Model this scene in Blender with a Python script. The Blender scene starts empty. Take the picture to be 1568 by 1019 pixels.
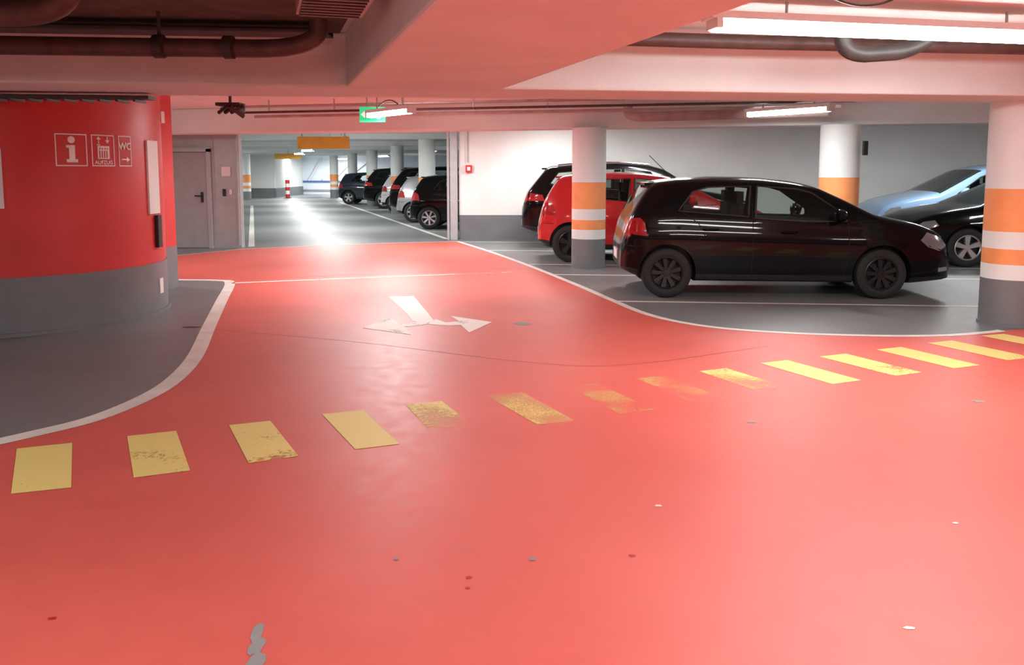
import bpy, bmesh, math, random
import numpy as np
from mathutils import Vector, Matrix
random.seed(4)
S=bpy.context.scene
S.view_settings.view_transform='Standard'
COL=S.collection

# ---------------------------------------------------------------- materials
MATS={}
def new_mat(name):
    m=bpy.data.materials.new(name); m.use_nodes=True
    nt=m.node_tree; b=nt.nodes['Principled BSDF']
    return m,nt,b
def mat(name,col,rough=.5,metal=0.,var=.08,scale=6.,bump=0.,coat=0.,spec=.5):
    if name in MATS: return MATS[name]
    m,nt,b=new_mat(name)
    b.inputs['Roughness'].default_value=rough; b.inputs['Metallic'].default_value=metal
    b.inputs['Coat Weight'].default_value=coat; b.inputs['Coat Roughness'].default_value=.03
    b.inputs['Specular IOR Level'].default_value=spec
    tc=nt.nodes.new('ShaderNodeTexCoord'); no=nt.nodes.new('ShaderNodeTexNoise')
    no.inputs['Scale'].default_value=scale; no.inputs['Detail'].default_value=2
    nt.links.new(tc.outputs['Object'],no.inputs['Vector'])
    r=nt.nodes.new('ShaderNodeValToRGB')
    r.color_ramp.elements[0].position=.3; r.color_ramp.elements[1].position=.7
    r.color_ramp.elements[0].color=[c*(1-var) for c in col]+[1]
    r.color_ramp.elements[1].color=[min(1,c*(1+var)) for c in col]+[1]
    nt.links.new(no.outputs['Fac'],r.inputs['Fac']); nt.links.new(r.outputs['Color'],b.inputs['Base Color'])
    if bump>0:
        bp=nt.nodes.new('ShaderNodeBump'); bp.inputs['Strength'].default_value=bump; bp.inputs['Distance'].default_value=.01
        n2=nt.nodes.new('ShaderNodeTexNoise'); n2.inputs['Scale'].default_value=60; n2.inputs['Detail'].default_value=1
        nt.links.new(tc.outputs['Object'],n2.inputs['Vector'])
        nt.links.new(n2.outputs['Fac'],bp.inputs['Height']); nt.links.new(bp.outputs['Normal'],b.inputs['Normal'])
    MATS[name]=m; return m
def emis(name,col,st):
    if name in MATS: return MATS[name]
    m,nt,b=new_mat(name)
    b.inputs['Base Color'].default_value=(*col,1); b.inputs['Emission Color'].default_value=(*col,1)
    b.inputs['Emission Strength'].default_value=st
    MATS[name]=m; return m
def floor_mat(name,c_lo,c_hi,rough_lo,rough_hi):
    m,nt,b=new_mat(name)
    N=nt.nodes.new; L=nt.links.new
    tc=N('ShaderNodeTexCoord')
    n1=N('ShaderNodeTexNoise'); n1.inputs['Scale'].default_value=.45; n1.inputs['Detail'].default_value=4; n1.inputs['Roughness'].default_value=.6
    n2=N('ShaderNodeTexNoise'); n2.inputs['Scale'].default_value=9; n2.inputs['Detail'].default_value=4
    for n in (n1,n2): L(tc.outputs['Object'],n.inputs['Vector'])
    r=N('ShaderNodeValToRGB'); r.color_ramp.elements[0].position=.32; r.color_ramp.elements[1].position=.68
    r.color_ramp.elements[0].color=(*c_lo,1); r.color_ramp.elements[1].color=(*c_hi,1)
    L(n1.outputs['Fac'],r.inputs['Fac'])
    mx=N('ShaderNodeMix'); mx.data_type='RGBA'; mx.blend_type='MULTIPLY'; mx.inputs['Factor'].default_value=.2
    L(r.outputs['Color'],mx.inputs['A'])
    r2=N('ShaderNodeValToRGB'); r2.color_ramp.elements[0].position=.3; r2.color_ramp.elements[0].color=(.75,.75,.75,1); r2.color_ramp.elements[1].position=.6
    L(n2.outputs['Fac'],r2.inputs['Fac']); L(r2.outputs['Color'],mx.inputs['B'])
    L(mx.outputs['Result'],b.inputs['Base Color'])
    mr=N('ShaderNodeMapRange'); mr.inputs['To Min'].default_value=rough_lo; mr.inputs['To Max'].default_value=rough_hi
    L(n2.outputs['Fac'],mr.inputs['Value']); L(mr.outputs['Result'],b.inputs['Roughness'])
    return m
RED_LO=(.58,.096,.074); RED_HI=(.69,.132,.104)
M_red_floor=floor_mat('red_floor_coating',RED_LO,RED_HI,.42,.56)
M_grey_floor=floor_mat('grey_floor_coating',(.145,.158,.162),(.20,.211,.213),.40,.56)
def paint_mat(name,col,wear,scale=30,soft=.05,slope=-.14):
    m,nt,b=new_mat(name); N=nt.nodes.new; L=nt.links.new
    uv=N('ShaderNodeUVMap'); tc=N('ShaderNodeTexCoord')
    sp=N('ShaderNodeSeparateXYZ'); L(uv.outputs['UV'],sp.inputs[0])
    n=N('ShaderNodeTexNoise'); n.inputs['Scale'].default_value=scale; n.inputs['Detail'].default_value=8; n.inputs['Roughness'].default_value=.8
    n2=N('ShaderNodeTexNoise'); n2.inputs['Scale'].default_value=3.5; n2.inputs['Detail'].default_value=1
    L(tc.outputs['Object'],n.inputs['Vector']); L(tc.outputs['Object'],n2.inputs['Vector'])
    av=N('ShaderNodeMath'); av.operation='MULTIPLY_ADD'; L(n2.outputs['Fac'],av.inputs[0]); av.inputs[1].default_value=.35; 
    hf=N('ShaderNodeMath'); hf.operation='MULTIPLY'; L(n.outputs['Fac'],hf.inputs[0]); hf.inputs[1].default_value=.65; L(hf.outputs[0],av.inputs[2])
    a=N('ShaderNodeMath'); a.operation='MULTIPLY_ADD'; L(sp.outputs[1],a.inputs[0]); a.inputs[1].default_value=slope; L(av.outputs[0],a.inputs[2])
    r=N('ShaderNodeValToRGB'); t=wear
    r.color_ramp.elements[0].position=max(0,t-soft/2); r.color_ramp.elements[1].position=t+soft
    r.color_ramp.elements[0].color=(0,0,0,1); r.color_ramp.elements[1].color=(1,1,1,1)
    L(a.outputs[0],r.inputs['Fac'])
    c2=N('ShaderNodeMix'); c2.data_type='RGBA'; L(n.outputs['Fac'],c2.inputs['Factor']); c2.inputs['A'].default_value=(*[q*.94 for q in col],1); c2.inputs['B'].default_value=(*col,1)
    L(c2.outputs['Result'],b.inputs['Base Color']); b.inputs['Roughness'].default_value=.6
    tr=N('ShaderNodeBsdfTransparent'); ms=N('ShaderNodeMixShader'); L(r.outputs['Color'],ms.inputs[0]); L(tr.outputs[0],ms.inputs[1]); L(b.outputs[0],ms.inputs[2])
    L(ms.outputs[0],nt.nodes['Material Output'].inputs[0])
    return m
YEL=(.80,.64,.21)
M_y0=paint_mat('yellow_paint',YEL,.235); M_y1=paint_mat('yellow_paint_worn',YEL,.29,soft=.06,slope=-.16); M_y2=paint_mat('yellow_paint_faded',YEL,.34,soft=.14,slope=-.28); M_y3=paint_mat('yellow_paint_gone',YEL,.54,scale=60,soft=.12,slope=-.02)
M_y4=paint_mat('yellow_paint_speckled',YEL,.45,scale=60,soft=.16,slope=.01)
M_arrow=paint_mat('white_arrow_paint',(.86,.82,.76),.34)
M_line=mat('white_line_paint',(.74,.72,.67),.5,var=.1,scale=4)
M_line_faint=paint_mat('worn_line_paint',(.8,.68,.63),.40)
M_conc=mat('painted_concrete',(.76,.80,.79),.75,var=.04,scale=2,bump=.25)
M_wall=mat('white_wall_paint',(.80,.81,.79),.7,var=.04,scale=1.5)
M_redwall=mat('red_wall_paint',(.62,.035,.033),.42,var=.08,scale=2)
M_greyd=mat('grey_dado_paint',(.17,.18,.19),.5,var=.08,scale=3)
M_steel=mat('grey_steel',(.43,.45,.455),.4,metal=.2,var=.06)
M_door=mat('grey_door_paint',(.38,.40,.405),.42,var=.05)
M_orange=mat('orange_band_paint',(.86,.33,.12),.5,var=.05)
M_white=mat('white_plastic',(.8,.8,.78),.45,var=.03)
M_pipe=mat('brown_pipe',(.085,.048,.042),.5,var=.25,scale=10)
M_dark=mat('dark_metal',(.035,.03,.028),.5,var=.3)
M_dark_panel=mat('dark_panel_coat',(.11,.085,.075),.9,var=.3,scale=5,bump=.4)
M_pinkpipe=mat('pale_pipe',(.42,.32,.30),.5,var=.15)
M_green=emis('exit_green',(.02,.55,.22),1.0)
M_signw=emis('sign_white',(.8,.8,.8),.8)
M_yellow_sign=mat('amber_sign',(.80,.40,.05),.4,var=.06)
M_blue=mat('blue_paint',(.05,.13,.35),.5)
M_redbox=mat('red_plastic',(.6,.02,.02),.4)
M_black=mat('black_plastic',(.012,.012,.013),.45,var=.1)
M_tyre=mat('tyre_rubber',(.018,.018,.019),.75,var=.15,scale=20)
M_steelrim=mat('black_rim',(.022,.022,.024),.35,metal=.3)
M_rimdark=mat('rim_shadow',(.006,.006,.006),.6)
M_alloy=mat('alloy_rim',(.55,.55,.56),.3,metal=.7)
M_chip=mat('grey_paint_chip',(.25,.25,.25),.6)
M_chipw=mat('pale_paint_chip',(.7,.68,.6),.6)

# ---------------------------------------------------------------- geometry helpers
def obj_from(name,verts,faces,mats,fmi=None,parent=None,smooth=False,uvs=None):
    me=bpy.data.meshes.new(name); me.from_pydata([tuple(v) for v in verts],[],faces)
    for m in (mats if isinstance(mats,(list,tuple)) else [mats]): me.materials.append(m)
    if fmi: me.polygons.foreach_set('material_index',fmi)
    if uvs:
        l=me.uv_layers.new(name='UVMap')
        for p in me.polygons:
            for k,li in enumerate(p.loop_indices): l.data[li].uv=uvs[p.index][k]
    if smooth:
        for p in me.polygons: p.use_smooth=True
        me.set_sharp_from_angle(angle=math.radians(35))
    me.update()
    o=bpy.data.objects.new(name,me); COL.objects.link(o)
    if parent: o.parent=parent
    return o
def empty(name,loc=(0,0,0),rz=0):
    e=bpy.data.objects.new(name,None); e.location=loc; e.rotation_euler=(0,0,rz); e.empty_display_size=.2; COL.objects.link(e); return e
class MB:
    """mesh builder: accumulates parts into one mesh"""
    def __init__(s): s.v=[];s.f=[];s.m=[];s.mats=[]
    def mi(s,m):
        if m not in s.mats: s.mats.append(m)
        return s.mats.index(m)
    def add(s,verts,faces,m):
        b=len(s.v); s.v+=[tuple(v) for v in verts]; k=s.mi(m)
        for f in faces: s.f.append(tuple(i+b for i in f)); s.m.append(k)
    def box(s,c,d,m,rz=0):
        c=Vector(c); R=Matrix.Rotation(rz,3,'Z'); h=Vector(d)/2
        vs=[c+R@Vector((x*h.x,y*h.y,z*h.z)) for z in(-1,1) for y in(-1,1) for x in(-1,1)]
        s.add(vs,[(0,2,3,1),(4,5,7,6),(0,1,5,4),(2,6,7,3),(0,4,6,2),(1,3,7,5)],m)
    def prism(s,poly,z0,z1,m):
        n=len(poly); vs=[(x,y,z0) for x,y in poly]+[(x,y,z1) for x,y in poly]
        fs=[tuple(range(n))[::-1],tuple(range(n,2*n))]+[(i,(i+1)%n,(i+1)%n+n,i+n) for i in range(n)]
        s.add(vs,fs,m)
    def cyl(s,c,r,z0,z1,m,n=40,a0=0,a1=2*math.pi,cap=True):
        full=abs(a1-a0-2*math.pi)<1e-6; k=n if full else n+1
        P=[(c[0]+r*math.cos(a0+(a1-a0)*i/n),c[1]+r*math.sin(a0+(a1-a0)*i/n)) for i in range(k)]
        if cap: s.prism(P,z0,z1,m)
        else: s.add([(x,y,z0) for x,y in P]+[(x,y,z1) for x,y in P],[(i,(i+1)%k,(i+1)%k+k,i+k) for i in range(k if full else k-1)],m)
    def tube(s,pts,r,m,n=12):
        pts=[Vector(p) for p in pts]; rings=[]
        for i,p in enumerate(pts):
            t=(pts[min(i+1,len(pts)-1)]-pts[max(i-1,0)]).normalized()
            u=t.cross(Vector((0,0,1)));
            if u.length<.1: u=t.cross(Vector((1,0,0)))
            u.normalize(); w=u.cross(t)
            if rings and i>0:
                pu=s._pu; u=(pu-t*pu.dot(t)).normalized(); w=u.cross(t)
            s._pu=u
            rings.append([p+(u*math.cos(a)+w*math.sin(a))*r for a in [2*math.pi*k/n for k in range(n)]])
        vs=[v for R in rings for v in R]; fs=[]
        for i in range(len(pts)-1):
            for k in range(n): fs.append((i*n+k,i*n+(k+1)%n,(i+1)*n+(k+1)%n,(i+1)*n+k))
        fs.append(tuple(range(n))[::-1]); fs.append(tuple(range((len(pts)-1)*n,len(pts)*n)))
        s.add(vs,fs,m)
    def make(s,name,parent=None,smooth=False,loc=None):
        o=obj_from(name,s.v,s.f,s.mats,s.m,parent,smooth)
        bm=bmesh.new(); bm.from_mesh(o.data); bmesh.ops.recalc_face_normals(bm,faces=bm.faces); bm.to_mesh(o.data); bm.free()
        return o
def arcpts(p0,p1,p2,n=8):
    p0,p1,p2=map(Vector,(p0,p1,p2))
    return [(1-t)**2*p0+2*t*(1-t)*p1+t*t*p2 for t in [i/n for i in range(n+1)]]
def smooth_poly(pts,n=6):
    P=[np.array(p,float) for p in pts]; P=[2*P[0]-P[1]]+P+[2*P[-1]-P[-2]]; out=[]
    for i in range(1,len(P)-2):
        for k in range(n):
            t=k/n; a,b,c,d=P[i-1:i+3]
            out.append(tuple(.5*((2*b)+(-a+c)*t+(2*a-5*b+4*c-d)*t*t+(-a+3*b-3*c+d)*t**3)))
    out.append(tuple(P[-2])); return out
def ribbon(mb,pts,w,z,m):
    L=[];R=[]
    for i,p in enumerate(pts):
        a=np.array(pts[max(i-1,0)]);b=np.array(pts[min(i+1,len(pts)-1)]); t=(b-a)/np.linalg.norm(b-a); n=np.array((-t[1],t[0]))
        L.append((p[0]+n[0]*w/2,p[1]+n[1]*w/2,z)); R.append((p[0]-n[0]*w/2,p[1]-n[1]*w/2,z))
    k=len(pts); mb.add(L+R,[(i,i+k,i+1+k,i+1) for i in range(k-1)],m)

# ---------------------------------------------------------------- floor
rline=smooth_poly([(-1.18,18.27),(-.49,16.14),(.10,14.13),(.58,12.32),(.93,10.9),(1.18,9.80),(1.45,8.80),(1.88,8.16),(2.54,7.82),(3.39,7.67),(4.02,7.70),(4.50,7.86),(4.64,7.93)])
lline=smooth_poly([(-4.67,11.72),(-4.06,11.65),(-3.81,11.37),(-3.40,9.85),(-2.95,8.16),(-2.59,6.83),(-2.45,6.06),(-2.44,5.56),(-2.54,5.07),(-2.73,4.77),(-3.0,4.48),(-3.6,4.1),(-5,3.7),(-8.8,3.2)])
redend=[(-8.8,13.3),(-6.9,14.6),(-6.03,15.13),(-5.23,16.45),(-3.79,17.29),(-2.4,17.85),(-1.18,18.27)]
fl=MB()
fl.add([(-19,-5,0),(13,-5,0),(13,57,0),(-19,57,0),(-19,-5,-.2),(13,-5,-.2),(13,57,-.2),(-19,57,-.2)],[(0,1,2,3),(7,6,5,4),(0,4,5,1),(1,5,6,2),(2,6,7,3),(3,7,4,0)],M_red_floor)
g=redend+rline[1:]+[(5.6,8.25),(13,9.2),(13,57),(-19,57),(-19,13.3)]
fl.add([(x,y,.001) for x,y in g],[tuple(range(len(g)))[::-1]],M_grey_floor)
g=lline+[(-8.9,11.78)]
fl.add([(x,y,.001) for x,y in g],[tuple(range(len(g)))[::-1]],M_grey_floor)
fl.make('floor')
ln=MB()
ribbon(ln,rline,.085,.002,M_line); ribbon(ln,lline,.13,.002,M_line); ribbon(ln,redend,.05,.002,M_line)
ribbon(ln,[(-1.45,18.9),(-8.47,41.8)],.12,.002,M_line); ribbon(ln,[(-5.22,16.95),(-11.5,37.6)],.12,.002,M_line)
ln.make('lane_edge_line')
by=MB()
for a,b in [((1.22,9.75),(8.5,9.05)),((.62,12.32),(11.5,11.3)),((.28,13.7),(11.5,12.7)),((-.45,16.14),(11.5,15.1)),((-1.1,18.1),(11.5,17.6))]:
    ribbon(by,[a,b],.075,.0025,M_line)
for yy in (21.3,24.2,27.0,29.8,32.6,35.4,38.2,41.0):
    x0=-1.35-(yy-18.62)*.307; ribbon(by,[(x0,yy),(x0+4.8,yy-.3)],.08,.0025,M_line)
by.make('parking_bay_line')
obj_from('worn_lane_line',[(-3.78,11.32,.002),(-1.5,12.12,.002),(.35,12.70,.002),(.35,12.77,.002),(-1.5,12.19,.002),(-3.78,11.42,.002)],[(0,1,4,5),(1,2,3,4)],M_line_faint,uvs=[[(0,-.1),(0,.3),(0,.3),(0,-.1)],[(0,.3),(0,1.),(0,1.),(0,.3)]])
sm=MB(); M_seam=mat('floor_seam',(.40,.055,.045),.6)
ribbon(sm,smooth_poly([(-2.9,8.0),(-1.4,7.4),(.1,6.6),(.9,6.5),(2.2,7.2)]),.006,.0015,M_seam)
ribbon(sm,[(-3.85,11.75),(.4,13.15)],.012,.0015,M_seam)
sm.make('floor_expansion_joint')
# crosswalk blocks
Z=[((-2.69,4.48),(-2.44,4.58),(-2.1,3.91),(-2.34,3.83),M_y0),((-2.19,4.7),(-1.95,4.8),(-1.62,4.14),(-1.86,4.04),M_y1),
((-1.68,4.91),(-1.46,5.0),(-1.13,4.36),(-1.36,4.25),M_y1),((-1.18,5.14),(-.94,5.23),(-.62,4.56),(-.85,4.47),M_y0),
((-.69,5.36),(-.46,5.44),(-.18,4.78),(-.42,4.66),M_y2),((-.18,5.59),(.07,5.66),(.38,5.0),(.15,4.92),M_y4),
((.39,5.83),(.6,5.91),(.9,5.24),(.67,5.15),M_y3),((.90,6.06),(1.11,6.14),(1.42,5.5),(1.18,5.40),M_y3),
((1.41,6.28),(1.64,6.38),(1.96,5.73),(1.72,5.63),M_y2),((1.95,6.55),(2.2,6.66),(2.52,6.0),(2.27,5.89),M_y0),
((2.5,6.79),(2.76,6.90),(3.07,6.24),(2.82,6.13),M_y1),((3.08,7.06),(3.34,7.17),(3.64,6.48),(3.38,6.37),M_y0),
((3.65,7.34),(3.92,7.45),(4.22,6.76),(3.95,6.65),M_y0),((4.30,7.67),(4.56,7.76),(4.87,7.06),(4.6,6.95),M_y0),((4.95,7.93),(5.2,8.03),(5.5,7.35),(5.25,7.24),M_y0)]
vs=[];fs=[];mi=[];uv=[];ml=[M_y0,M_y1,M_y2,M_y3,M_y4]
for a,b,c,d,m in Z:
    k=len(vs); vs+=[(*p,.002) for p in (d,c,b,a)]; fs.append((k,k+1,k+2,k+3)); mi.append(ml.index(m)); uv.append([(0,1),(1,1),(1,0),(0,0)])
obj_from('crosswalk_marking',vs,fs,ml,mi,uvs=uv)
# fork arrow
A=[[(-1.48,10.11),(-1.19,10.16),(-.90,8.95),(-.78,8.42),(-.88,8.27),(-1.0,8.45),(-1.12,8.9)],
   [(-.78,8.55),(-.83,8.27),(-.62,8.18),(-.50,8.22),(-.53,8.42),(-.66,8.36)],
   [(-.64,8.74),(-.20,8.38),(-.40,7.82),(-.50,8.20),(-.53,8.42)],
   [(-.9,8.42),(-.83,8.27),(-1.0,8.13),(-1.10,8.14),(-1.08,8.26)],
   [(-1.26,8.66),(-1.44,8.06),(-.93,7.72),(-1.04,8.12),(-1.12,8.28)]]
vs=[];fs=[];uv=[]
for pi,p in enumerate(A):
    k=len(vs); vs+=[(x,y,.002+.0002*pi) for x,y in p]; fs.append(tuple(range(k,k+len(p)))[::-1]); q={0:0,1:.1,2:.1,3:.3,4:.55}[pi]; uv.append([(0,q)]*len(p))
obj_from('direction_arrow_marking',vs,fs,M_arrow,uvs=uv)
ch=MB()
def blob(x,y,rx,ry,m,n=14,rot=0):
    P=[]
    for i in range(n):
        a=2*math.pi*i/n; r=random.uniform(.75,1.1); px=rx*r*math.cos(a);py=ry*r*math.sin(a)
        P.append((x+px*math.cos(rot)-py*math.sin(rot),y+px*math.sin(rot)+py*math.cos(rot),.0015+len(ch.f)*.00003))
    ch.add(P,[tuple(range(n))],m)
blob(-.83,2.63,.02,.075,M_chip,rot=.1);blob(-.81,2.55,.025,.05,M_chip);blob(-.785,2.47,.03,.05,M_chip);blob(1.31,2.66,.022,.011,M_chipw);blob(.66,3.69,.017,.012,M_chipw)
blob(.08,3.16,.016,.016,M_chip);M_dr=mat('dark_red_stain',(.45,.02,.02),.5)
blob(-.16,3.01,.014,.012,M_dr);blob(.47,3.19,.016,.012,M_dr);blob(-.16,2.93,.01,.01,M_dr);blob(.10,8.30,.09,.1,M_chip);blob(1.44,4.98,.03,.02,M_chip)
blob(3.06,5.44,.04,.03,M_chip);blob(-3.1,8.1,.09,.05,M_black);blob(1.9,3.5,.014,.01,M_chipw);blob(-1.55,2.72,.016,.01,M_dr);blob(-.45,3.16,.012,.01,M_chip)
ch.make('paint_chips')

# ---------------------------------------------------------------- shell
c=MB(); c.box((-3,26,2.7),(32,62,.2),M_conc); c.make('ceiling')
c=MB(); c.prism([(-8.85,-3.0),(1.5,-3.0),(-1.36,6.85),(-8.85,5.85)],2.585,2.6,M_dark_panel); c.make('dark_ceiling_panel')  # thin dark sheet under the slab, spanning the left ceiling bay
def dado_wall(name,p0,p1,th,h=2.6,dz=.54,mt=None,m0=None):
    p0=Vector((*p0,0));p1=Vector((*p1,0)); d=(p1-p0); L=d.length; rz=math.atan2(d.y,d.x); cc=(p0+p1)/2
    b=MB(); b.box((cc.x,cc.y,dz+(h-dz)/2),(L,th,h-dz),mt or M_wall,rz); b.box((cc.x,cc.y,dz/2),(L+.004,th+.006,dz),m0 or M_greyd,rz)
    return b.make(name)
dado_wall('wall_back_bays',(-1.17,18.92),(12.6,18.92),.2)
dado_wall('wall_right',(12.6,-5),(12.6,57),.2); dado_wall('wall_rear',(-9,-4.9),(12.6,-4.9),.2)
dado_wall('wall_left',(-9,-4.9),(-9,16.6),.2)
dado_wall('wall_aisle_left',(-5.47,17.0),(-12.95,38.3),.2); dado_wall('wall_far_left',(-12.95,38.3),(-18.7,38.4),.2)
dado_wall('wall_side_left',(-18.7,38.4),(-18.7,56.5),.2)
dado_wall('wall_far',(-18.7,49.3),(-13.75,49.3),.25)
dado_wall('wall_far_return',(-13.75,49.3),(-13.9,56.5),.2)
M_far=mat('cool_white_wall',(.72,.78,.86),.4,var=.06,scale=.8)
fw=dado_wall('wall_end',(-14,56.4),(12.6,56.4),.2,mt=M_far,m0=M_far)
b=MB(); b.box((-10.9,56.25,.85),(5.8,.08,.10),M_blue); b.box((-10.9,56.2,.3),(5.8,.05,.08),M_steel);
for i in range(4): b.tube([(-13.4+i*.9,56.2,.9+i*.1),(-12.5+i*1.1,56.2,2.4)],.05,M_white,8)
b.make('ramp_guard_rail')
b=MB(); b.box((-1.28,18.85,1.3),(.16,.3,2.6),M_steel); b.box((-1.40,18.7,1.3),(.05,.08,2.6),M_door); b.tube([(-.98,18.78,1.7),(-.98,18.78,2.55)],.012,M_steel,8); b.make('gate_guide_rail')
b=MB(); b.box((-.95,18.78,1.56),(.14,.08,.16),M_redbox); b.box((-.95,18.735,1.56),(.07,.02,.08),M_white); b.make('fire_alarm_box')

def beam(name,quad,z0,z1,m=M_conc):
    b=MB(); b.prism(quad,z0,z1,m); o=b.make(name)
    md=o.modifiers.new('bevel','BEVEL'); md.width=.02; md.segments=2; md.limit_method='ANGLE'
    return o
sA=.135
def yA(x): return 7.06+sA*(x+.07)
beam('ceiling_beam',[(-8.9,yA(-8.9)),(12.4,yA(12.4)),(12.4,yA(12.4)+.75),(5,yA(5)+.75),(-8.9,yA(-8.9)+1.15)],2.17,2.6)
beam('ceiling_beam',[(1.76,-3.45-.05),(3.0,-3.5),(-.07,7.08),(-1.33,6.91)],2.172,2.6)
def yC(x): return 13.41-.262*(x-.93)
beam('ceiling_beam',[(-8.9,yC(-8.9)),(12.4,yC(12.4)),(12.4,yC(12.4)+.55),(-8.9,yC(-8.9)+.55)],2.17,2.6)
for yy in (20.6,24.6,31.0,37.2,43.4,49.0):
    beam('ceiling_beam',[(-18.5 if yy>38.5 else -5.6-(yy-17)*.345,yy-.15),(12.4,yy-.4),(12.4,yy),(-18.5 if yy>38.5 else -5.6-(yy-17)*.345,yy+.25)],2.42,2.6)

# ---------------------------------------------------------------- columns
def column(x,y,r,top,dz=0,bands=True):
    b=MB()
    Zs=[(0,.457,M_greyd),(.457,.605,M_conc),(.605,.755,M_orange),(.755,.922,M_conc),(.922,1.335,M_orange),(1.335,top,M_conc)]
    for i,(a,e,m) in enumerate(Zs):
        a=a+dz if i else 0; e=e+dz if i<5 else top
        b.cyl((x,y),r,a,e,m,48,cap=False)
    b.cyl((x,y),r+.012,0,.03,M_greyd,48)
    return b.make('striped_column',smooth=True)
column(1.2,13.30,.265,2.17); column(4.95,8.33,.285,2.17); k=column(4.76,12.42,.28,2.17,.08)
for x,y in ((-2.45,24.6),(-4.15,30.9),(-6.1,37.2),(-8.1,43.4),(-14.0,44.9),(-10.3,49.4)): column(x,y,.24,2.42)
b=MB(); b.box((5.0,12.12,1.83),(.085,.03,.2),M_black,.5); 
b.make('bay_number_plate')

# ---------------------------------------------------------------- round red stair core
CC=(-5.27,8.92); R=1.5
core=empty('round_stair_core')
b=MB(); b.cyl(CC,R,.54,2.6,M_redwall,96,cap=False); b.cyl(CC,R+.004,.03,.54,M_greyd,96,cap=False); b.cyl(CC,R+.03,0,.035,M_greyd,96)
b.make('core_wall',core,smooth=True)
def wrap(o2,ang,z,off):
    for v in o2.data.vertices:
        a=math.radians(ang)+v.co.x/R; r=R+off+v.co.z
        v.co=(CC[0]+r*math.cos(a),CC[1]+r*math.sin(a),z+v.co.y)
def flat(polys,mt,ang,z,off,name):
    bm=bmesh.new()
    for p in polys:
        bm.faces.new([bm.verts.new((x,y,0)) for x,y in p])
    for xx in np.arange(-.4,.4,.02):
        bmesh.ops.bisect_plane(bm,geom=bm.verts[:]+bm.edges[:]+bm.faces[:],plane_co=(xx,0,0),plane_no=(1,0,0))
    me=bpy.data.meshes.new(name); bm.to_mesh(me); bm.free(); me.materials.append(mt)
    o=bpy.data.objects.new(name,me); COL.objects.link(o); o.parent=core; wrap(o,ang,z,off); return o
def ring(w,h,t): 
    return [[(-w,-h),(w,-h),(w,-h+t),(-w,-h+t)],[(-w,h-t),(w,h-t),(w,h),(-w,h)],[(-w,-h+t),(-w+t,-h+t),(-w+t,h-t),(-w,h-t)],[(w-t,-h+t),(w,-h+t),(w,h-t),(w-t,h-t)]]
def rect(x0,y0,x1,y1): return [(x0,y0),(x1,y0),(x1,y1),(x0,y1)]
def circ(x,y,r,n=20): return [(x+r*math.cos(2*math.pi*i/n),y+r*math.sin(2*math.pi*i/n)) for i in range(n)]
def text_mesh(body,size,mt,name,parent,bold=0):
    cu=bpy.data.curves.new(name,'FONT'); cu.body=body; cu.size=size; cu.align_x='CENTER'; cu.align_y='CENTER'; cu.offset=bold; cu.materials.append(mt)
    o=bpy.data.objects.new(name,cu); COL.objects.link(o)
    dg=bpy.context.evaluated_depsgraph_get(); dg.update(); me=bpy.data.meshes.new_from_object(o.evaluated_get(dg))
    bpy.data.objects.remove(o); o=bpy.data.objects.new(name,me); COL.objects.link(o); o.parent=parent; return o
M_sig=mat('white_sign_vinyl',(.88,.85,.83),.5)
a1,a2,a3=-39.0,-27.0,-17.0
flat(ring(.145,.15,.010),M_sig,a1,1.70,.003,'info_frame')
flat([circ(0,.095,.033),rect(-.05,-.115,.055,-.085),rect(-.025,-.085,.03,.02),rect(-.05,.02,.03,.045)],M_sig,a1,1.70,.004,'info_symbol')
flat(ring(.125,.15,.010),M_sig,a2,1.70,.003,'lift_frame')
flat([[( -.07,.05),(-.07+.035,.05),(-.07+.035,.06),(-.07,.06)]]+[rect(-.065,-.08,.065,.045),rect(-.055,.065,-.045,.115),[(-.075,.105),(-.025,.105),(-.05,.135)],rect(.04,.09,.05,.135),[(.02,.1),(.07,.1),(.045,.068)]],M_sig,a2,1.70,.004,'lift_symbol')
flat([rect(-.05+i*.026,-.07,-.05+i*.026+.012,.0) for i in range(4)]+[circ(-.04+i*.027,.018,.008,10) for i in range(4)],M_redwall,a2,1.70,.006,'lift_figures')
t=text_mesh('AUFZUG',.05,M_sig,'lift_text',core,.001); wrap(t,a2,1.70-.115,.005)
flat(ring(.085,.15,.010),M_sig,a3,1.70,.003,'toilet_frame')
t=text_mesh('WC',.095,M_sig,'toilet_text',core,.003); wrap(t,a3,1.745,.005)
flat([rect(-.05,-.088,.02,-.075),[(.015,-.11),(.06,-.082),(.015,-.054)]],M_sig,a3,1.70,.004,'toilet_arrow')
def curved_panel(a0,a1,z0,z1,th,m,name):
    b=MB(); n=8; A_=[math.radians(a0+(a1-a0)*i/n) for i in range(n+1)]
    P=[(CC[0]+(R)*math.cos(a),CC[1]+R*math.sin(a)) for a in A_]+[(CC[0]+(R+th)*math.cos(a),CC[1]+(R+th)*math.sin(a)) for a in A_[::-1]]
    b.prism(P,z0,z1,m); return b.make(name,core)
curved_panel(-4,6,1.06,1.82,.02,M_white,'notice_panel'); curved_panel(1,5,.70,1.04,.04,M_black,'intercom'); curved_panel(3,7,.2,.36,.012,M_white,'label')
curved_panel(-76,-61,1.17,1.70,.04,M_white,'notice_case')
b=MB(); b.box((-4.98,10.82,1.57),(1.2,.45,2.06),M_redwall); b.box((-4.98,10.82,.27),(1.21,.46,.54),M_greyd); b.make('wall_core_return')
b=MB(); b.box((-4.36,10.66,2.17),(.06,.1,.14),M_white); b.make('alarm_sounder')

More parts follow.
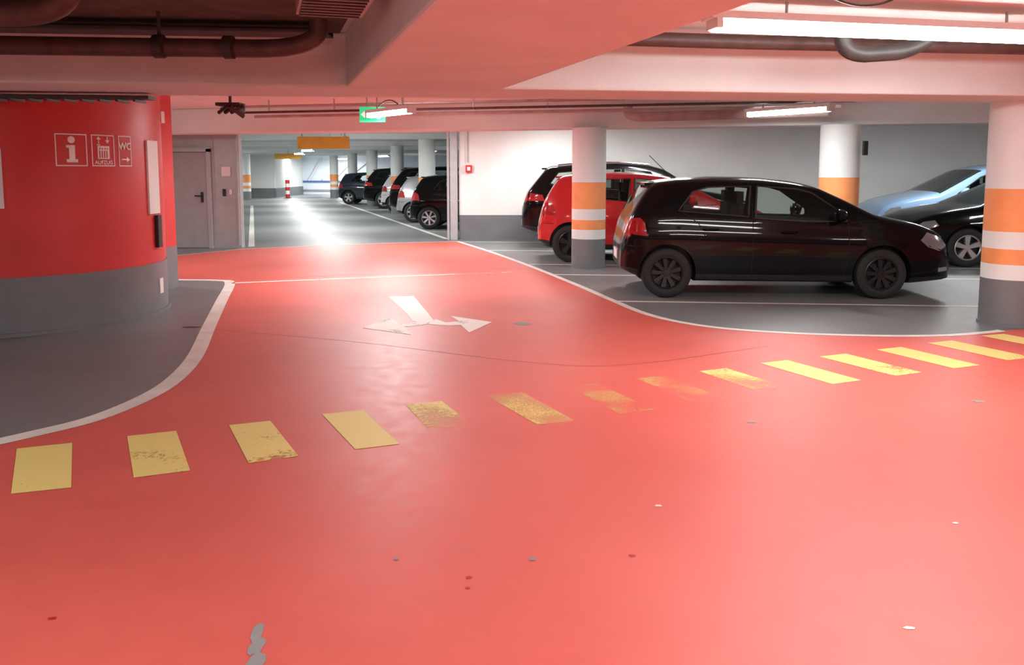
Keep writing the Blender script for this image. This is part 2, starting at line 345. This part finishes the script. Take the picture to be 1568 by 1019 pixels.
# ---------------------------------------------------------------- door wall
dado_wall('wall_door',(-8.9,16.78),(-5.33,16.78),.2,2.6,.54,M_steel,M_steel)
dr=empty('door_1')
b=MB(); b.box((-6.32,16.65,.94),(.74,.05,1.86),M_door); 
for x in (-6.73,-5.91): b.box((x,16.64,.97),(.07,.08,1.94),M_steel)
b.box((-6.32,16.64,1.92),(.89,.08,.08),M_steel); b.make('door_leaf_and_frame',dr)
b=MB(); b.box((-6.05,16.62,1.0),(.05,.02,.2),M_black); b.tube([(-6.05,16.6,1.03),(-6.05,16.55,1.03),(-6.17,16.55,1.03)],.012,M_black,8); b.tube([(-6.7,16.6,1.75),(-6.55,16.58,1.78)],.02,M_steel,8); b.make('handle',dr)
b=MB(); b.box((-5.58,16.66,1.5),(.17,.03,.18),M_white); b.box((-5.63,16.66,1.09),(.05,.04,.14),M_black); b.box((-5.5,16.66,1.1),(.05,.03,.1),M_white); b.box((-5.82,16.67,1.2),(.015,.02,2.1),M_door); b.box((-5.36,16.66,1.3),(.03,.05,2.5),M_steel); b.make('wall_switch_plates')

# ---------------------------------------------------------------- lamps
TS=36
def lamp(p0,p1,z,power,wd=.11):
    e=empty('fluorescent_lamp'); p0=Vector((*p0,z));p1=Vector((*p1,z)); c_=(p0+p1)/2; d=p1-p0; L=d.length; rz=math.atan2(d.y,d.x)
    b=MB(); b.box((c_.x,c_.y,z+.05),(L,wd*1.15,.045),M_white,rz)
    u=d.normalized()
    for k in (-.48,.48):
        q=c_+d*k; b.box((q.x,q.y,z+.01),(.04,wd+.01,.08),M_white,rz)
    for k in (-.3,.3):
        q=c_+d*k; b.tube([(q.x,q.y,z+.06),(q.x,q.y,2.58)],.010,M_steel,8)
    b.make('housing',e)
    NN=10
    t=MB(); n_=Vector((-u.y,u.x,0)); prof=[(math.cos(a)*wd/2,math.sin(a)*wd*.32) for a in [2*math.pi*i/NN for i in range(NN)]]
    vs=[];
    for q in (p0+u*.04,p1-u*.04): vs+=[q+n_*a+Vector((0,0,bb)) for a,bb in prof]
    t.add(vs,[(i,(i+1)%NN,(i+1)%NN+NN,i+NN) for i in range(NN)],emis('fluorescent_tube',(1,.99,.97),TS)); t.make('tube',e,smooth=True)
    ld=bpy.data.lights.new('lamp_light','AREA'); ld.shape='RECTANGLE'; ld.size=L*.92; ld.size_y=wd*.8; ld.energy=power; ld.color=(.985,1,.985)
    lo=bpy.data.objects.new('lamp_light',ld); COL.objects.link(lo); lo.location=(c_.x,c_.y,z-wd*.32-.01); lo.rotation_euler=(0,0,rz); lo.parent=e
lamp((1.22,5.45),(3.9,6.03),2.42,52,.15)
lamp((-1.98,11.9),(-1.27,10.95),2.27,110)
lamp((3.2,11.7),(3.95,10.6),2.27,62)
lamp((2.4,1.2),(3.6,1.7),2.45,125)
lamp((-1.6,.2),(-.5,-.6),2.45,120)
lamp((5.8,3),(6.8,3.5),2.45,62)
lamp((-5.0,1.5),(-4.2,2.2),2.45,85)
lamp((-7.0,12.9),(-6.4,12.0),2.27,50)  # added lamp, out of sight behind the core, brightens the door wall
lamp((2.4,16.3),(3.2,15.3),2.45,90); lamp((7.8,15.6),(8.6,14.6),2.45,85); lamp((8.5,9.8),(9.3,8.9),2.27,60); lamp((-2.6,16.8),(-1.9,15.9),2.45,130)
lamp((.3,17.6),(1.3,17.2),2.45,50)
for i,yy in enumerate((22.3,28.0,34.0,40.2,46.0,52.3)):
    xc=-3.9-(yy-20)*.30; lamp((xc-.35,yy+.5),(xc+.35,yy-.5),2.33,135)
    if i%2==0: lamp((xc+4.4,yy+.9),(xc+5.1,yy-.1),2.33,130)
lamp((-16,42),(-15.3,41),2.33,110)
lamp((-11.4,54.4),(-10.4,54.2),2.3,180)

b=MB(); b.box((-1.97,12.15,2.30),(.36,.06,.21),M_green); b.box((-2.03,12.112,2.30),(.11,.01,.03),M_signw); b.add([(-2.13,12.108,2.30),(-2.07,12.108,2.25),(-2.07,12.108,2.35)],[(0,1,2)],M_signw); b.box((-1.88,12.112,2.30),(.05,.01,.13),M_signw); b.tube([(-2.05,12.15,2.4),(-2.05,12.15,2.58)],.01,M_steel,8); b.make('emergency_exit_sign')
b=MB(); b.box((-4.4,20.0,2.17),(1.2,.08,.28),M_yellow_sign); 
for x in (-4.9,-3.9): b.tube([(x,20,2.3),(x,20,2.58)],.015,M_steel,8)
b.make('hanging_direction_sign')
b=MB(); b.box((-11.0,42,2.24),(1.3,.08,.26),M_yellow_sign); b.tube([(-11,42,2.36),(-11,42,2.58)],.015,M_steel,8); b.make('hanging_direction_sign')
b=MB()
for i in range(5): b.cyl((-12.75,48.4),.12,.02+i*.2,.22+i*.2,M_redbox if i%2==0 else M_white,20,cap=(i==4))
b.cyl((-12.75,48.4),.22,0,.03,M_black,20); b.make('striped_bollard',smooth=True)

# ---------------------------------------------------------------- pipes
b=MB()
b.tube([(-8.8,5.15,2.33),(-3.4,5.72,2.33)]+arcpts((-1.75,5.88,2.33),(-1.35,5.92,2.33),(-1.32,5.93,2.46))+[(-1.32,5.93,2.53)],.062,M_pipe,16)
for x in (-2.35,-3.9,-1.9): b.tube([(x-.03,5.82-(-1.9-x)*.1,2.33),(x+.03,5.82-(-1.9-x)*.1,2.33)],.078,M_dark,16)
b.tube([(-2.35,5.78,2.33),(-2.35,5.78,2.56)],.012,M_dark,6)
b.make('drain_pipe',smooth=True)
b=MB(); b.tube([(-8.8,4.3,2.36),(-3.0,4.72,2.36)]+arcpts((-2.75,4.74,2.36),(-2.45,4.76,2.36),(-2.42,4.76,2.5))+[(-2.42,4.76,2.54)],.075,M_pipe,16); b.make('drain_pipe',smooth=True)
b=MB()
for k in range(2): b.tube([(-8.8,5.5+k*.25,2.52),(-1.35,6.3+k*.25,2.52)],.02,M_dark,8)
b.prism([(-8.8,5.5),(-1.35,6.3),(-1.35,6.55),(-8.8,5.75)],2.50,2.51,M_dark)
for i in range(26): x=-8.5+i*.28; b.box((x,5.65+(x+8.8)*.107,2.515),(.03,.3,.015),M_dark)
b.make('cable_tray')
b=MB(); b.box((-.93,4.55,2.46),(.36,.6,.2),M_pinkpipe,.29)
for i in range(7): b.box((-.87-.022*i,4.32+i*.075,2.353),(.32,.025,.02),M_pipe,.29)
b.make('ventilation_grille')
b=MB(); b.tube([(.3,6.45,2.50),(1.9,6.75,2.50),(5.4,7.2,2.50)],.055,M_pipe,14); b.make('drain_pipe',smooth=True)
b=MB(); b.tube([(2.42,6.35,2.58)]+arcpts((2.42,6.35,2.48),(2.42,6.35,2.36),(2.6,6.38,2.36))+arcpts((2.85,6.41,2.38),(3.05,6.44,2.42),(3.2,6.46,2.58)),.06,M_dark,16); b.make('pipe_bend',smooth=True)
b=MB()
for k,(yo,zz,r) in enumerate(((12.0,2.40,.018),(11.6,2.46,.014),(12.5,2.37,.022))):
    b.tube([(-4.1,yo+1.2,zz),(4.4,yo-1.0,zz)],r,M_pinkpipe if k else M_pipe,8)
for i in range(8): x=-3.7+i*1.05; b.tube([(x,12.0+1.2-(x+4.1)*.259,2.38),(x,12.0+1.2-(x+4.1)*.259,2.58)],.012,M_steel,6)
b.make('sprinkler_pipe',smooth=True)
b=MB(); b.tube([(1.72,12.75,2.45)]+arcpts((1.72,12.7,2.36),(1.72,12.6,2.29),(1.95,12.45,2.29))+[(4.3,11.7,2.31)],.07,M_pinkpipe,16); b.make('drain_pipe',smooth=True)
b=MB()
b.prism([(-7.5,6.72),(-3.1,7.34),(-3.1,7.50),(-7.5,6.88)],2.115,2.145,M_dark)
for i in range(31): x=-7.4+i*.14; b.box((x,6.79+(x+7.5)*.142,2.10),(.02,.22,.02),M_dark)
b.make('cable_tray')
b=MB()
for k in range(5): b.tube([(-3.75+.04*k,11.0,2.25+.04*(k%2)),(-3.6+.05*k,10.9,2.33),(-3.45,11.05,2.2+.03*k)],.025,M_dark,8)
b.box((-3.6,11.0,2.35),(.3,.25,.04),M_dark); b.tube([(-3.6,11,2.35),(-3.6,11,2.58)],.02,M_dark,8); b.make('cable_junction')
def cable(name,p0,p1,sag,n=14):
    b=MB(); p0=Vector(p0);p1=Vector(p1)
    b.tube([p0.lerp(p1,i/n)+Vector((0,0,-sag*4*(i/n)*(1-i/n))) for i in range(n+1)],.008,M_dark,6); b.make(name)
cable('lamp_cable',(1.9,5.3,2.58),(2.4,5.45,2.58),.06); cable('lamp_cable',(-1.75,11.3,2.35),(-1.45,11.0,2.35),-.07); cable('lamp_cable',(4.5,7.5,2.3),(5.05,7.65,2.3),.09)

# ---------------------------------------------------------------- cars
M_glass,nt,bs=new_mat('car_glass'); nt.nodes.remove(bs)
tr=nt.nodes.new('ShaderNodeBsdfTransparent'); tr.inputs[0].default_value=(.72,.77,.74,1)
gl=nt.nodes.new('ShaderNodeBsdfGlossy'); gl.inputs['Roughness'].default_value=.02
fr=nt.nodes.new('ShaderNodeFresnel'); fr.inputs[0].default_value=1.5
mx=nt.nodes.new('ShaderNodeMixShader'); nt.links.new(fr.outputs[0],mx.inputs[0]); nt.links.new(tr.outputs[0],mx.inputs[1]); nt.links.new(gl.outputs[0],mx.inputs[2])
nt.links.new(mx.outputs[0],nt.nodes['Material Output'].inputs[0])
M_dglass=mat('tinted_windscreen',(.02,.024,.024),.04,var=.02,spec=.5)
M_int=mat('car_interior',(.035,.035,.037),.8)
M_tail=mat('tail_lamp_red',(.38,.012,.012),.15,coat=.6)
M_head=mat('head_lamp',(.30,.31,.33),.1,metal=.5,coat=1)
M_chrome=mat('chrome_trim',(.7,.7,.7),.15,metal=1)
M_seamc=mat('panel_gap',(.003,.003,.003),.8)
def carpaint(name,col,metal=.0,rough=.25,spec=.15,coat=1): return mat(name,col,rough,metal=metal,var=.02,coat=coat,spec=spec)

HATCH=dict(L=4.0,W=.85,
 top=[(0,.62),(.03,.76),(.12,.95),(.28,1.15),(.42,1.30),(.50,1.362),(.8,1.402),(1.3,1.425),(1.8,1.415),(2.2,1.375),(2.45,1.32),(2.8,1.15),(3.1,.995),(3.3,.95),(3.6,.885),(3.8,.80),(3.92,.70),(4.0,.54)],
 bot=[(0,.33),(.25,.25),(.5,.2),(3.5,.18),(4,.22)],
 belt=[(0,.98),(.8,1.0),(1.7,.955),(2.7,.915),(4,.9)],
 ws=(2.43,3.1),rw=(.16,.44),ax=(.66,3.22),r=.298,
 cab=[(.78,1.0),(1.7,.94),(2.78,.90),(2.72,1.03),(2.36,1.22),(2.1,1.30),(1.1,1.31),(.9,1.2)],
 win=[[(1.70,.955),(2.30,.93),(2.74,.92),(2.72,1.0),(2.36,1.24),(2.2,1.285),(1.74,1.325)],[(.80,1.04),(1.6,.975),(1.64,1.325),(1.15,1.305),(.98,1.26)]],
 doors=[[(1.66,.24),(1.66,1.33)],[(2.72,.24),(2.78,.55),(2.76,.9)],[(.98,.66),(1.1,.75),(1.02,.9),(.85,1.01)],[(1.08,.24),(2.72,.24)],[(2.78,.9),(3.1,.93)],[(.06,.62),(.36,.62)]],
 tail=[(.13,.76),(.40,.74),(.36,.9),(.29,.955),(.17,.95)],tz=(.74,.95),
 head=[(3.58,.70),(3.66,.79),(3.82,.73),(3.90,.63),(3.80,.57),(3.66,.62)],fog=[(3.80,.32),(3.93,.33),(3.92,.38),(3.80,.37)],handle=[(1.08,.82),(2.0,.79)],mir=(2.62,.97))
# short tail, near-vertical hatch
def sx(x):
    y=x*.74 if x<.5 else x-.13
    return y+max(0,x-3.3)*.1
for k in ('top','bot','belt','cab','tail','head','fog','handle'): HATCH[k]=[(sx(a),b_) for a,b_ in HATCH[k]]
for k in ('win','doors'): HATCH[k]=[[(sx(a),b_) for a,b_ in w] for w in HATCH[k]]
for k in ('ws','rw'): HATCH[k]=tuple(sx(a) for a in HATCH[k])
HATCH['mir']=(sx(2.62),.97); HATCH['L']=sx(4.0); HATCH['ax']=(.535,3.045)
SUV=dict(L=4.6,W=.93,
 top=[(0,.78),(.03,.95),(.12,1.12),(.36,1.42),(.48,1.56),(.55,1.60),(1.2,1.655),(1.9,1.665),(2.5,1.62),(2.8,1.54),(3.3,1.22),(3.5,1.13),(4.1,1.03),(4.4,.93),(4.53,.8),(4.6,.62)],
 bot=[(0,.4),(.25,.32),(.6,.28),(4.1,.26),(4.6,.32)],
 belt=[(0,1.17),(.9,1.17),(2,1.12),(3.3,1.06),(4.6,1.0)],
 ws=(2.8,3.4),rw=(.16,.46),ax=(.88,3.72),r=.36,
 cab=[(.7,1.2),(1.9,1.13),(3.05,1.08),(2.7,1.4),(2.4,1.5),(1.0,1.5),(.85,1.4)],
 win=[[(2.0,1.14),(3.1,1.09),(3.08,1.17),(2.72,1.43),(2.5,1.5),(2.03,1.54)],[(.95,1.2),(1.9,1.15),(1.93,1.54),(1.2,1.53)],[(.55,1.25),(.85,1.21),(1.05,1.5),(.72,1.47)]],
 doors=[[(1.96,.34),(1.96,1.5)],[(3.1,.34),(3.12,1.06)],[(1.2,.75),(1.3,.9),(1.1,1.18)]],
 tail=[(.12,.93),(.45,.93),(.40,1.05),(.17,1.08)],tz=(.92,1.07),
 head=[(4.1,.85),(4.15,.95),(4.4,.88),(4.5,.75),(4.3,.74)],fog=[(4.35,.45),(4.5,.46),(4.5,.5),(4.35,.5)],handle=[(1.35,.98),(2.35,.95)],mir=(2.98,1.14))
SEDAN=dict(L=4.4,W=.89,
 top=[(0,.65),(.03,.8),(.12,.98),(.3,1.18),(.5,1.34),(.6,1.40),(1.1,1.47),(1.7,1.50),(2.1,1.47),(2.4,1.40),(2.85,1.18),(3.2,1.01),(3.5,.96),(3.9,.88),(4.15,.79),(4.3,.68),(4.4,.52)],
 bot=[(0,.33),(.25,.25),(.5,.2),(3.9,.18),(4.4,.22)],
 belt=[(0,1.02),(1.0,1.02),(2,.98),(3.2,.93),(4.4,.9)],
 ws=(2.38,3.2),rw=(.18,.5),ax=(.78,3.42),r=.32,
 cab=[(.9,1.03),(1.8,.98),(2.85,.93),(2.4,1.25),(2.15,1.35),(1.2,1.34),(1.0,1.2)],
 win=[[(1.85,.99),(2.9,.94),(2.88,1.0),(2.42,1.27),(2.2,1.35),(1.88,1.39)],[(.95,1.05),(1.76,1.0),(1.79,1.395),(1.2,1.35)]],
 doors=[[(1.81,.24),(1.81,1.38)],[(2.92,.24),(2.95,.9)],[(1.1,.65),(1.2,.75),(1.05,1.02)]],
 tail=[(.13,.80),(.42,.78),(.38,.95),(.17,.97)],tz=(.78,.95),
 head=[(3.88,.68),(3.94,.77),(4.10,.74),(4.2,.66),(4.05,.62)],fog=[(4.1,.34),(4.25,.35),(4.25,.4),(4.1,.4)],handle=[(1.2,.84),(2.1,.81)],mir=(2.78,1.0))

def make_car(name,prof,paint,rim,loc,rz,hscale=1.0,antenna=False,rails=False,rimstyle=5):
    L=prof['L'];Wd=prof['W']; step=.01; xs=np.arange(0,L+step/2,step)
    def tab(pts,sm=5):
        p=np.array(pts); y=np.interp(xs,p[:,0],p[:,1]); 
        if sm>1:
            k=sm; yp=np.concatenate([2*y[0]-y[k:0:-1],y,2*y[-1]-y[-2:-k-2:-1]]); ker=np.ones(2*k+1)/(2*k+1); y=np.convolve(yp,ker,'valid')
        return y
    top=tab(prof['top'],6)*1.0; bot=tab(prof['bot'],8); belt=tab(prof['belt'],8)
    wf=[(0,.72),(.02,.80),(.06,.87),(.14,.935),(.28,.975),(.5,1),(L-.9,1),(L-.5,.97),(L-.28,.92),(L-.14,.86),(L-.05,.76),(L,.64)]
    wt=tab(wf,4)*Wd
    def ip(t,x): return float(np.interp(x,xs,t))
    def section(x):
        zt=ip(top,x);zb=ip(bot,x);w=ip(wt,x);bl=ip(belt,x)
        s=min(bl,zt-.085); r=max(s+.006,zt-.065); h=s-zb; yr=.955*w-.37*(r-s)
        p=[(0,zb),(.6*w,zb),(.87*w,zb+.005),(.94*w,zb+.03*h/.7),(.965*w,zb+.12*h),(.978*w,zb+.25*h),(.992*w,zb+.42*h),(.999*w,zb+.60*h),(1.002*w,zb+.765*h),(.988*w,zb+.795*h),(.982*w,zb+.90*h),(.955*w,s)]
        for k in (.33,.66): p.append((.955*w+(yr-.955*w)*k,s+(r-s)*k))
        p+=[(yr,r),(yr-.02,r+.025),(yr-.055,zt-.018),(yr-.12,zt-.004),(yr*.5,zt+.01),(0,zt+.015)]
        return p
    def Sy(x,z):
        p=section(min(max(x,0),L)); p=p[3:16]
        for a,b_ in zip(p,p[1:]):
            if a[1]<=z<=b_[1]+1e-6:
                t=(z-a[1])/max(1e-6,b_[1]-a[1]); return a[0]+(b_[0]-a[0])*t
        return p[-1][0] if z>p[-1][1] else p[0][0]
    st=sorted(set([0,.01,.02,.035,.05,.07,.09,.12,.15]+[round(v,3) for v in np.arange(.18,L-.2,.06)]+[L-.2,L-.16,L-.12,L-.09,L-.06,L-.04,L-.02,L-.01,L]+[prof['ws'][0],prof['ws'][1],prof['rw'][0],prof['rw'][1]]))
    v=[];f=[];mi=[]; n=None
    for x in st:
        p=section(x); ring_=[(x,-a,z) for a,z in p]+[(x,a,z) for a,z in p[-2:0:-1]]; n=len(ring_); v+=ring_
    np_=len(p)
    for i in range(len(st)-1):
        xm=(st[i]+st[i+1])/2
        for k in range(n):
            f.append((i*n+k,(i+1)*n+k,(i+1)*n+(k+1)%n,i*n+(k+1)%n))
            kk=k if k<np_-1 else n-1-k
            m=0
            zm=(section(xm)[kk][1]+section(xm)[kk+1][1])/2; ym=(section(xm)[kk][0]+section(xm)[kk+1][0])/2
            if kk>=16 and prof['ws'][0]<xm<prof['ws'][1]: m=1
            elif kk>=17 and prof['rw'][0]<xm<prof['rw'][1]: m=1
            elif kk<=3: m=2
            elif xm<.12 and prof['tz'][0]<zm<prof['tz'][1] and ym>.42: m=4
            mi.append(m)
    f.append(tuple(range(n))[::-1]); mi.append(0); b0=(len(st)-1)*n; f.append(tuple(range(b0,b0+n))); mi.append(2)
    root=empty(name,loc,rz)
    slots=[paint,M_dglass,M_black,M_int,M_tail]
    body=obj_from('body',v,f,slots,mi)
    bm=bmesh.new(); bm.from_mesh(body.data); bmesh.ops.recalc_face_normals(bm,faces=bm.faces); bm.to_mesh(body.data); bm.free()
    cb=MB(); cb.mats=slots[:]
    r=prof['r']
    for ax in prof['ax']:
        for sg in (-1,1):
            N=36; P=[(ax+(r+.045)*math.cos(2*math.pi*i/N),r+.005+(r+.045)*math.sin(2*math.pi*i/N)) for i in range(N)]
            vs=[(x,sg*(Wd-.27),z) for x,z in P]+[(x,sg*(Wd+.3),z) for x,z in P]
            cb.add(vs,[tuple(range(N)),tuple(range(N,2*N))[::-1]]+[(i,(i+1)%N,(i+1)%N+N,i+N) for i in range(N)],M_black)
    for w in prof['win']:
        N=len(w); vs=[(x,-1.3,z) for x,z in w]+[(x,1.3,z) for x,z in w]
        cb.add(vs,[tuple(range(N)),tuple(range(N,2*N))[::-1]]+[(i,(i+1)%N,(i+1)%N+N,i+N) for i in range(N)],M_int)
    w=prof['cab']; N=len(w); yc=Wd*.67; vs=[(x,-yc,z-.004) for x,z in w]+[(x,yc,z-.004) for x,z in w]
    cb.add(vs,[tuple(range(N)),tuple(range(N,2*N))[::-1]]+[(i,(i+1)%N,(i+1)%N+N,i+N) for i in range(N)],M_int)
    cut=cb.make('cutter')
    md=body.modifiers.new('b','BOOLEAN'); md.operation='DIFFERENCE'; md.object=cut; md.solver='EXACT'; md.use_self=True
    dg=bpy.context.evaluated_depsgraph_get(); dg.update()
    me=bpy.data.meshes.new_from_object(body.evaluated_get(dg)); body.modifiers.clear(); body.data=me
    bpy.data.objects.remove(cut)
    for p_ in me.polygons: p_.use_smooth=True
    me.set_sharp_from_angle(angle=math.radians(32)); body.parent=root
    def overlay(poly,off,m,nm):
        for sg in (-1,1):
            bm=bmesh.new(); vv=[bm.verts.new((x,0,z)) for x,z in poly]; bm.faces.new(vv)
            x0=min(a for a,_ in poly);x1=max(a for a,_ in poly);z0=min(b_ for _,b_ in poly);z1=max(b_ for _,b_ in poly)
            for xx in np.arange(x0,x1,.04): bmesh.ops.bisect_plane(bm,geom=bm.verts[:]+bm.edges[:]+bm.faces[:],plane_co=(xx,0,0),plane_no=(1,0,0))
            for zz in np.arange(z0,z1,.04): bmesh.ops.bisect_plane(bm,geom=bm.verts[:]+bm.edges[:]+bm.faces[:],plane_co=(0,0,zz),plane_no=(0,0,1))
            for q in bm.verts: q.co.y=sg*(Sy(q.co.x,q.co.z)+off)
            bmesh.ops.recalc_face_normals(bm,faces=bm.faces)
            me=bpy.data.meshes.new(nm); bm.to_mesh(me); bm.free(); me.materials.append(m)
            for p_ in me.polygons: p_.use_smooth=True
            o=bpy.data.objects.new(nm,me); COL.objects.link(o); o.parent=root
    for w in prof['win']:
        overlay(w,.001,M_glass,'side_window')
        cx=sum(a for a,_ in w)/len(w); cz=sum(b_ for _,b_ in w)/len(w)
        k=len(w)
        for i in range(k):
            a=w[i];b_=w[(i+1)%k]; e=.022
            def outp(p): 
                d=Vector((p[0]-cx,p[1]-cz)); d.normalize(); return (p[0]+d.x*e,p[1]+d.y*e)
            overlay([a,b_,outp(b_),outp(a)],.003,M_black,'window_seal')
    overlay(prof['tail'],.004,M_tail,'tail_lamp'); overlay(prof['head'],.004,M_head,'head_lamp'); overlay(prof['fog'],.004,M_head,'fog_lamp')
    for dline in prof['doors']:
        for a,b_ in zip(dline,dline[1:]):
            d=Vector((b_[0]-a[0],b_[1]-a[1])).normalized(); nn=Vector((-d.y,d.x))*.004
            overlay([(a[0]+nn.x,a[1]+nn.y),(b_[0]+nn.x,b_[1]+nn.y),(b_[0]-nn.x,b_[1]-nn.y),(a[0]-nn.x,a[1]-nn.y)],.002,M_seamc,'panel_gap')
    h=MB()
    for hx,hz in prof['handle']:
        for sg in (-1,1):
            y=Sy(hx,hz); h.tube([(hx,sg*y,hz),(hx+.02,sg*(y+.03),hz),(hx+.15,sg*(y+.03),hz),(hx+.17,sg*y,hz)],.012,paint,8)
    mxx,mz=prof['mir']
    for sg in (-1,1):
        y=Sy(mxx,mz); vs=[];fs=[]
        cxm=Vector((mxx,sg*(y+.13),mz+.02)); a_,b_,c__=.10,.11,.08; nu,nv=14,8
        for j in range(nv+1):
            for i in range(nu):
                th=math.pi*j/nv; ph=2*math.pi*i/nu
                vs.append(cxm+Vector((a_*math.sin(th)*math.cos(ph)*(1 if math.cos(ph)>0 else .45),b_*math.cos(th),c__*math.sin(th)*math.sin(ph))))
        for j in range(nv):
            for i in range(nu): fs.append((j*nu+i,j*nu+(i+1)%nu,(j+1)*nu+(i+1)%nu,(j+1)*nu+i))
        h.add(vs,fs,paint); h.tube([(mxx+.02,sg*(y-.02),mz-.03),(mxx,sg*(y+.08),mz-.01)],.025,M_black,8)
    xs_=.40 if prof is HATCH else .5
    zr=ip(top,xs_)
    h.box((xs_-.03,0,zr-.012),(.16,Wd*1.15,.03),paint)
    h.box((L-.03,0,.42),(.05,Wd*.9,.16),M_black); h.box((.0,0,.47),(.03,.5,.12),M_white)
    if antenna:
        ax_=.70; h.tube([(ax_,0,ip(top,ax_)+.01),(ax_-.30,0,ip(top,ax_)+.30)],.005,M_black,6); h.box((ax_,0,ip(top,ax_)+.015),(.06,.04,.03),M_black)
    if rails:
        for sg in (-1,1): h.tube([(x,sg*(Sy(x,ip(top,x)-.06)-.06),ip(top,x)+.02) for x in np.arange(.7,2.7,.2)],.015,M_chrome,8)
    h.make('trim',root,smooth=True)
    s=MB(); bl=ip(belt,1.5)
    for sx_ in (prof['win'][0][0][0]-.18,prof['win'][1][0][0]+.05):
        for sy in (-.36,.36):
            s.box((sx_+.08,sy,bl+.05),(.10,.44,.2),M_int); s.box((sx_+.06,sy,bl+.23),(.08,.24,.14),M_int)
    N=20; rr=.17; cx=prof['win'][0][2][0]-.25 if len(prof['win'][0])>6 else prof['win'][0][1][0]-.3
    s.tube([(cx+rr*.35*math.sin(2*math.pi*i/N),.36+rr*math.cos(2*math.pi*i/N),bl+.02+rr*math.sin(2*math.pi*i/N)) for i in range(N+1)],.014,M_int,6)
    s.make('seats_and_wheel',root)
    for ax in prof['ax']:
        for sg in (-1,1):
            w=MB(); yo=sg*(Wd-.025); N=40
            def lathe(pr,m):
                vs=[];fs=[]
                for (rr,yy) in pr:
                    for i in range(N): a=2*math.pi*i/N; vs.append((ax+rr*math.cos(a),yo-sg*yy,r+rr*math.sin(a)))
                for j in range(len(pr)-1):
                    for i in range(N): fs.append((j*N+i,j*N+(i+1)%N,(j+1)*N+(i+1)%N,(j+1)*N+i))
                w.add(vs,fs,m)
            lathe([(r*.64,.012),(r*.70,0),(r*.88,0),(r*.96,.015),(r,.045),(r,.17),(r*.93,.2),(r*.6,.2)],M_tyre)
            lathe([(r*.66,.010),(r*.62,.004),(r*.58,.02)],rim)
            lathe([(r*.60,.02),(r*.58,.09),(r*.3,.10),(.001,.10)],M_rimdark)
            lathe([(.001,.02),(r*.14,.022),(r*.17,.04),(r*.17,.1)],rim)
            for q in range(rimstyle):
                a=2*math.pi*q/rimstyle+.3; 
                ca,sa=math.cos(a),math.sin(a)
                def P3(rad,tan,yy): return (ax+rad*ca-tan*sa,yo-sg*yy,r+rad*sa+tan*ca)
                w0,w1=(.028,.045) if rimstyle==5 else (.018,.028)
                pts=[P3(r*.12,-w0,.03),P3(r*.12,w0,.03),P3(r*.62,w1,.018),P3(r*.62,-w1,.018),P3(r*.12,-w0,.09),P3(r*.12,w0,.09),P3(r*.62,w1,.09),P3(r*.62,-w1,.09)]
                w.add(pts,[(0,1,2,3),(4,7,6,5),(0,4,5,1),(1,5,6,2),(2,6,7,3),(3,7,4,0)],rim)
            w.make('wheel',root,smooth=True)
    if hscale!=1: root.scale=(1,1,hscale)
    return root
black=carpaint('black_car_paint',(.003,.003,.0038),0,.2,.05,.42)
redp=carpaint('red_car_paint',(.55,.01,.015),0,.25,.4)
bluep=carpaint('light_blue_car_paint',(.20,.32,.48),0,.3,.3,.7)
silver=carpaint('silver_car_paint',(.45,.46,.48),.5,.3)
dblue=carpaint('dark_blue_car_paint',(.02,.03,.05),0,.2)
whitep=carpaint('white_car_paint',(.7,.7,.7),0,.3)
Y0=math.radians
make_car('hatchback_car',HATCH,black,M_steelrim,(1.34,10.86,0),Y0(-2.5),antenna=True,rimstyle=9)
make_car('hatchback_car',HATCH,redp,M_steelrim,(.47,14.86,0),Y0(-3),hscale=1.04)
make_car('suv_car',SUV,black,M_alloy,(.22,17.5,0),Y0(-2),rails=True)
make_car('sedan_car',SEDAN,black,M_alloy,(10.6,14.0,0),Y0(178),hscale=.96)
make_car('hatchback_car',SEDAN,bluep,M_alloy,(11.3,16.75,0),Y0(178),hscale=1.09)
make_car('hatchback_car',HATCH,black,M_alloy,(-2.65,22.9,0),Y0(-3),rimstyle=7)
make_car('hatchback_car',HATCH,silver,M_alloy,(-3.4,25.9,0),Y0(-3),rimstyle=7,hscale=.98)
make_car('suv_car',SUV,black,M_alloy,(-4.0,28.6,0),Y0(-3))
make_car('hatchback_car',HATCH,whitep,M_alloy,(-4.9,32.6,0),Y0(-3))
make_car('suv_car',SUV,black,M_alloy,(-6.0,35.2,0),Y0(-3))
make_car('hatchback_car',HATCH,dblue,M_alloy,(-8.0,39.9,0),Y0(-3),hscale=1.02)

# ---------------------------------------------------------------- world, camera
w=bpy.data.worlds.new('world'); S.world=w; w.use_nodes=True
w.node_tree.nodes['Background'].inputs[0].default_value=(.5,.5,.5,1); w.node_tree.nodes['Background'].inputs[1].default_value=.1
cd=bpy.data.cameras.new('camera'); cam=bpy.data.objects.new('camera',cd); COL.objects.link(cam); S.camera=cam
cam.location=(0,0,1.5); cam.rotation_euler=(math.radians(84),0,0)
cd.sensor_width=36; cd.lens=29.85; cd.shift_y=-.0702; cd.clip_start=.05
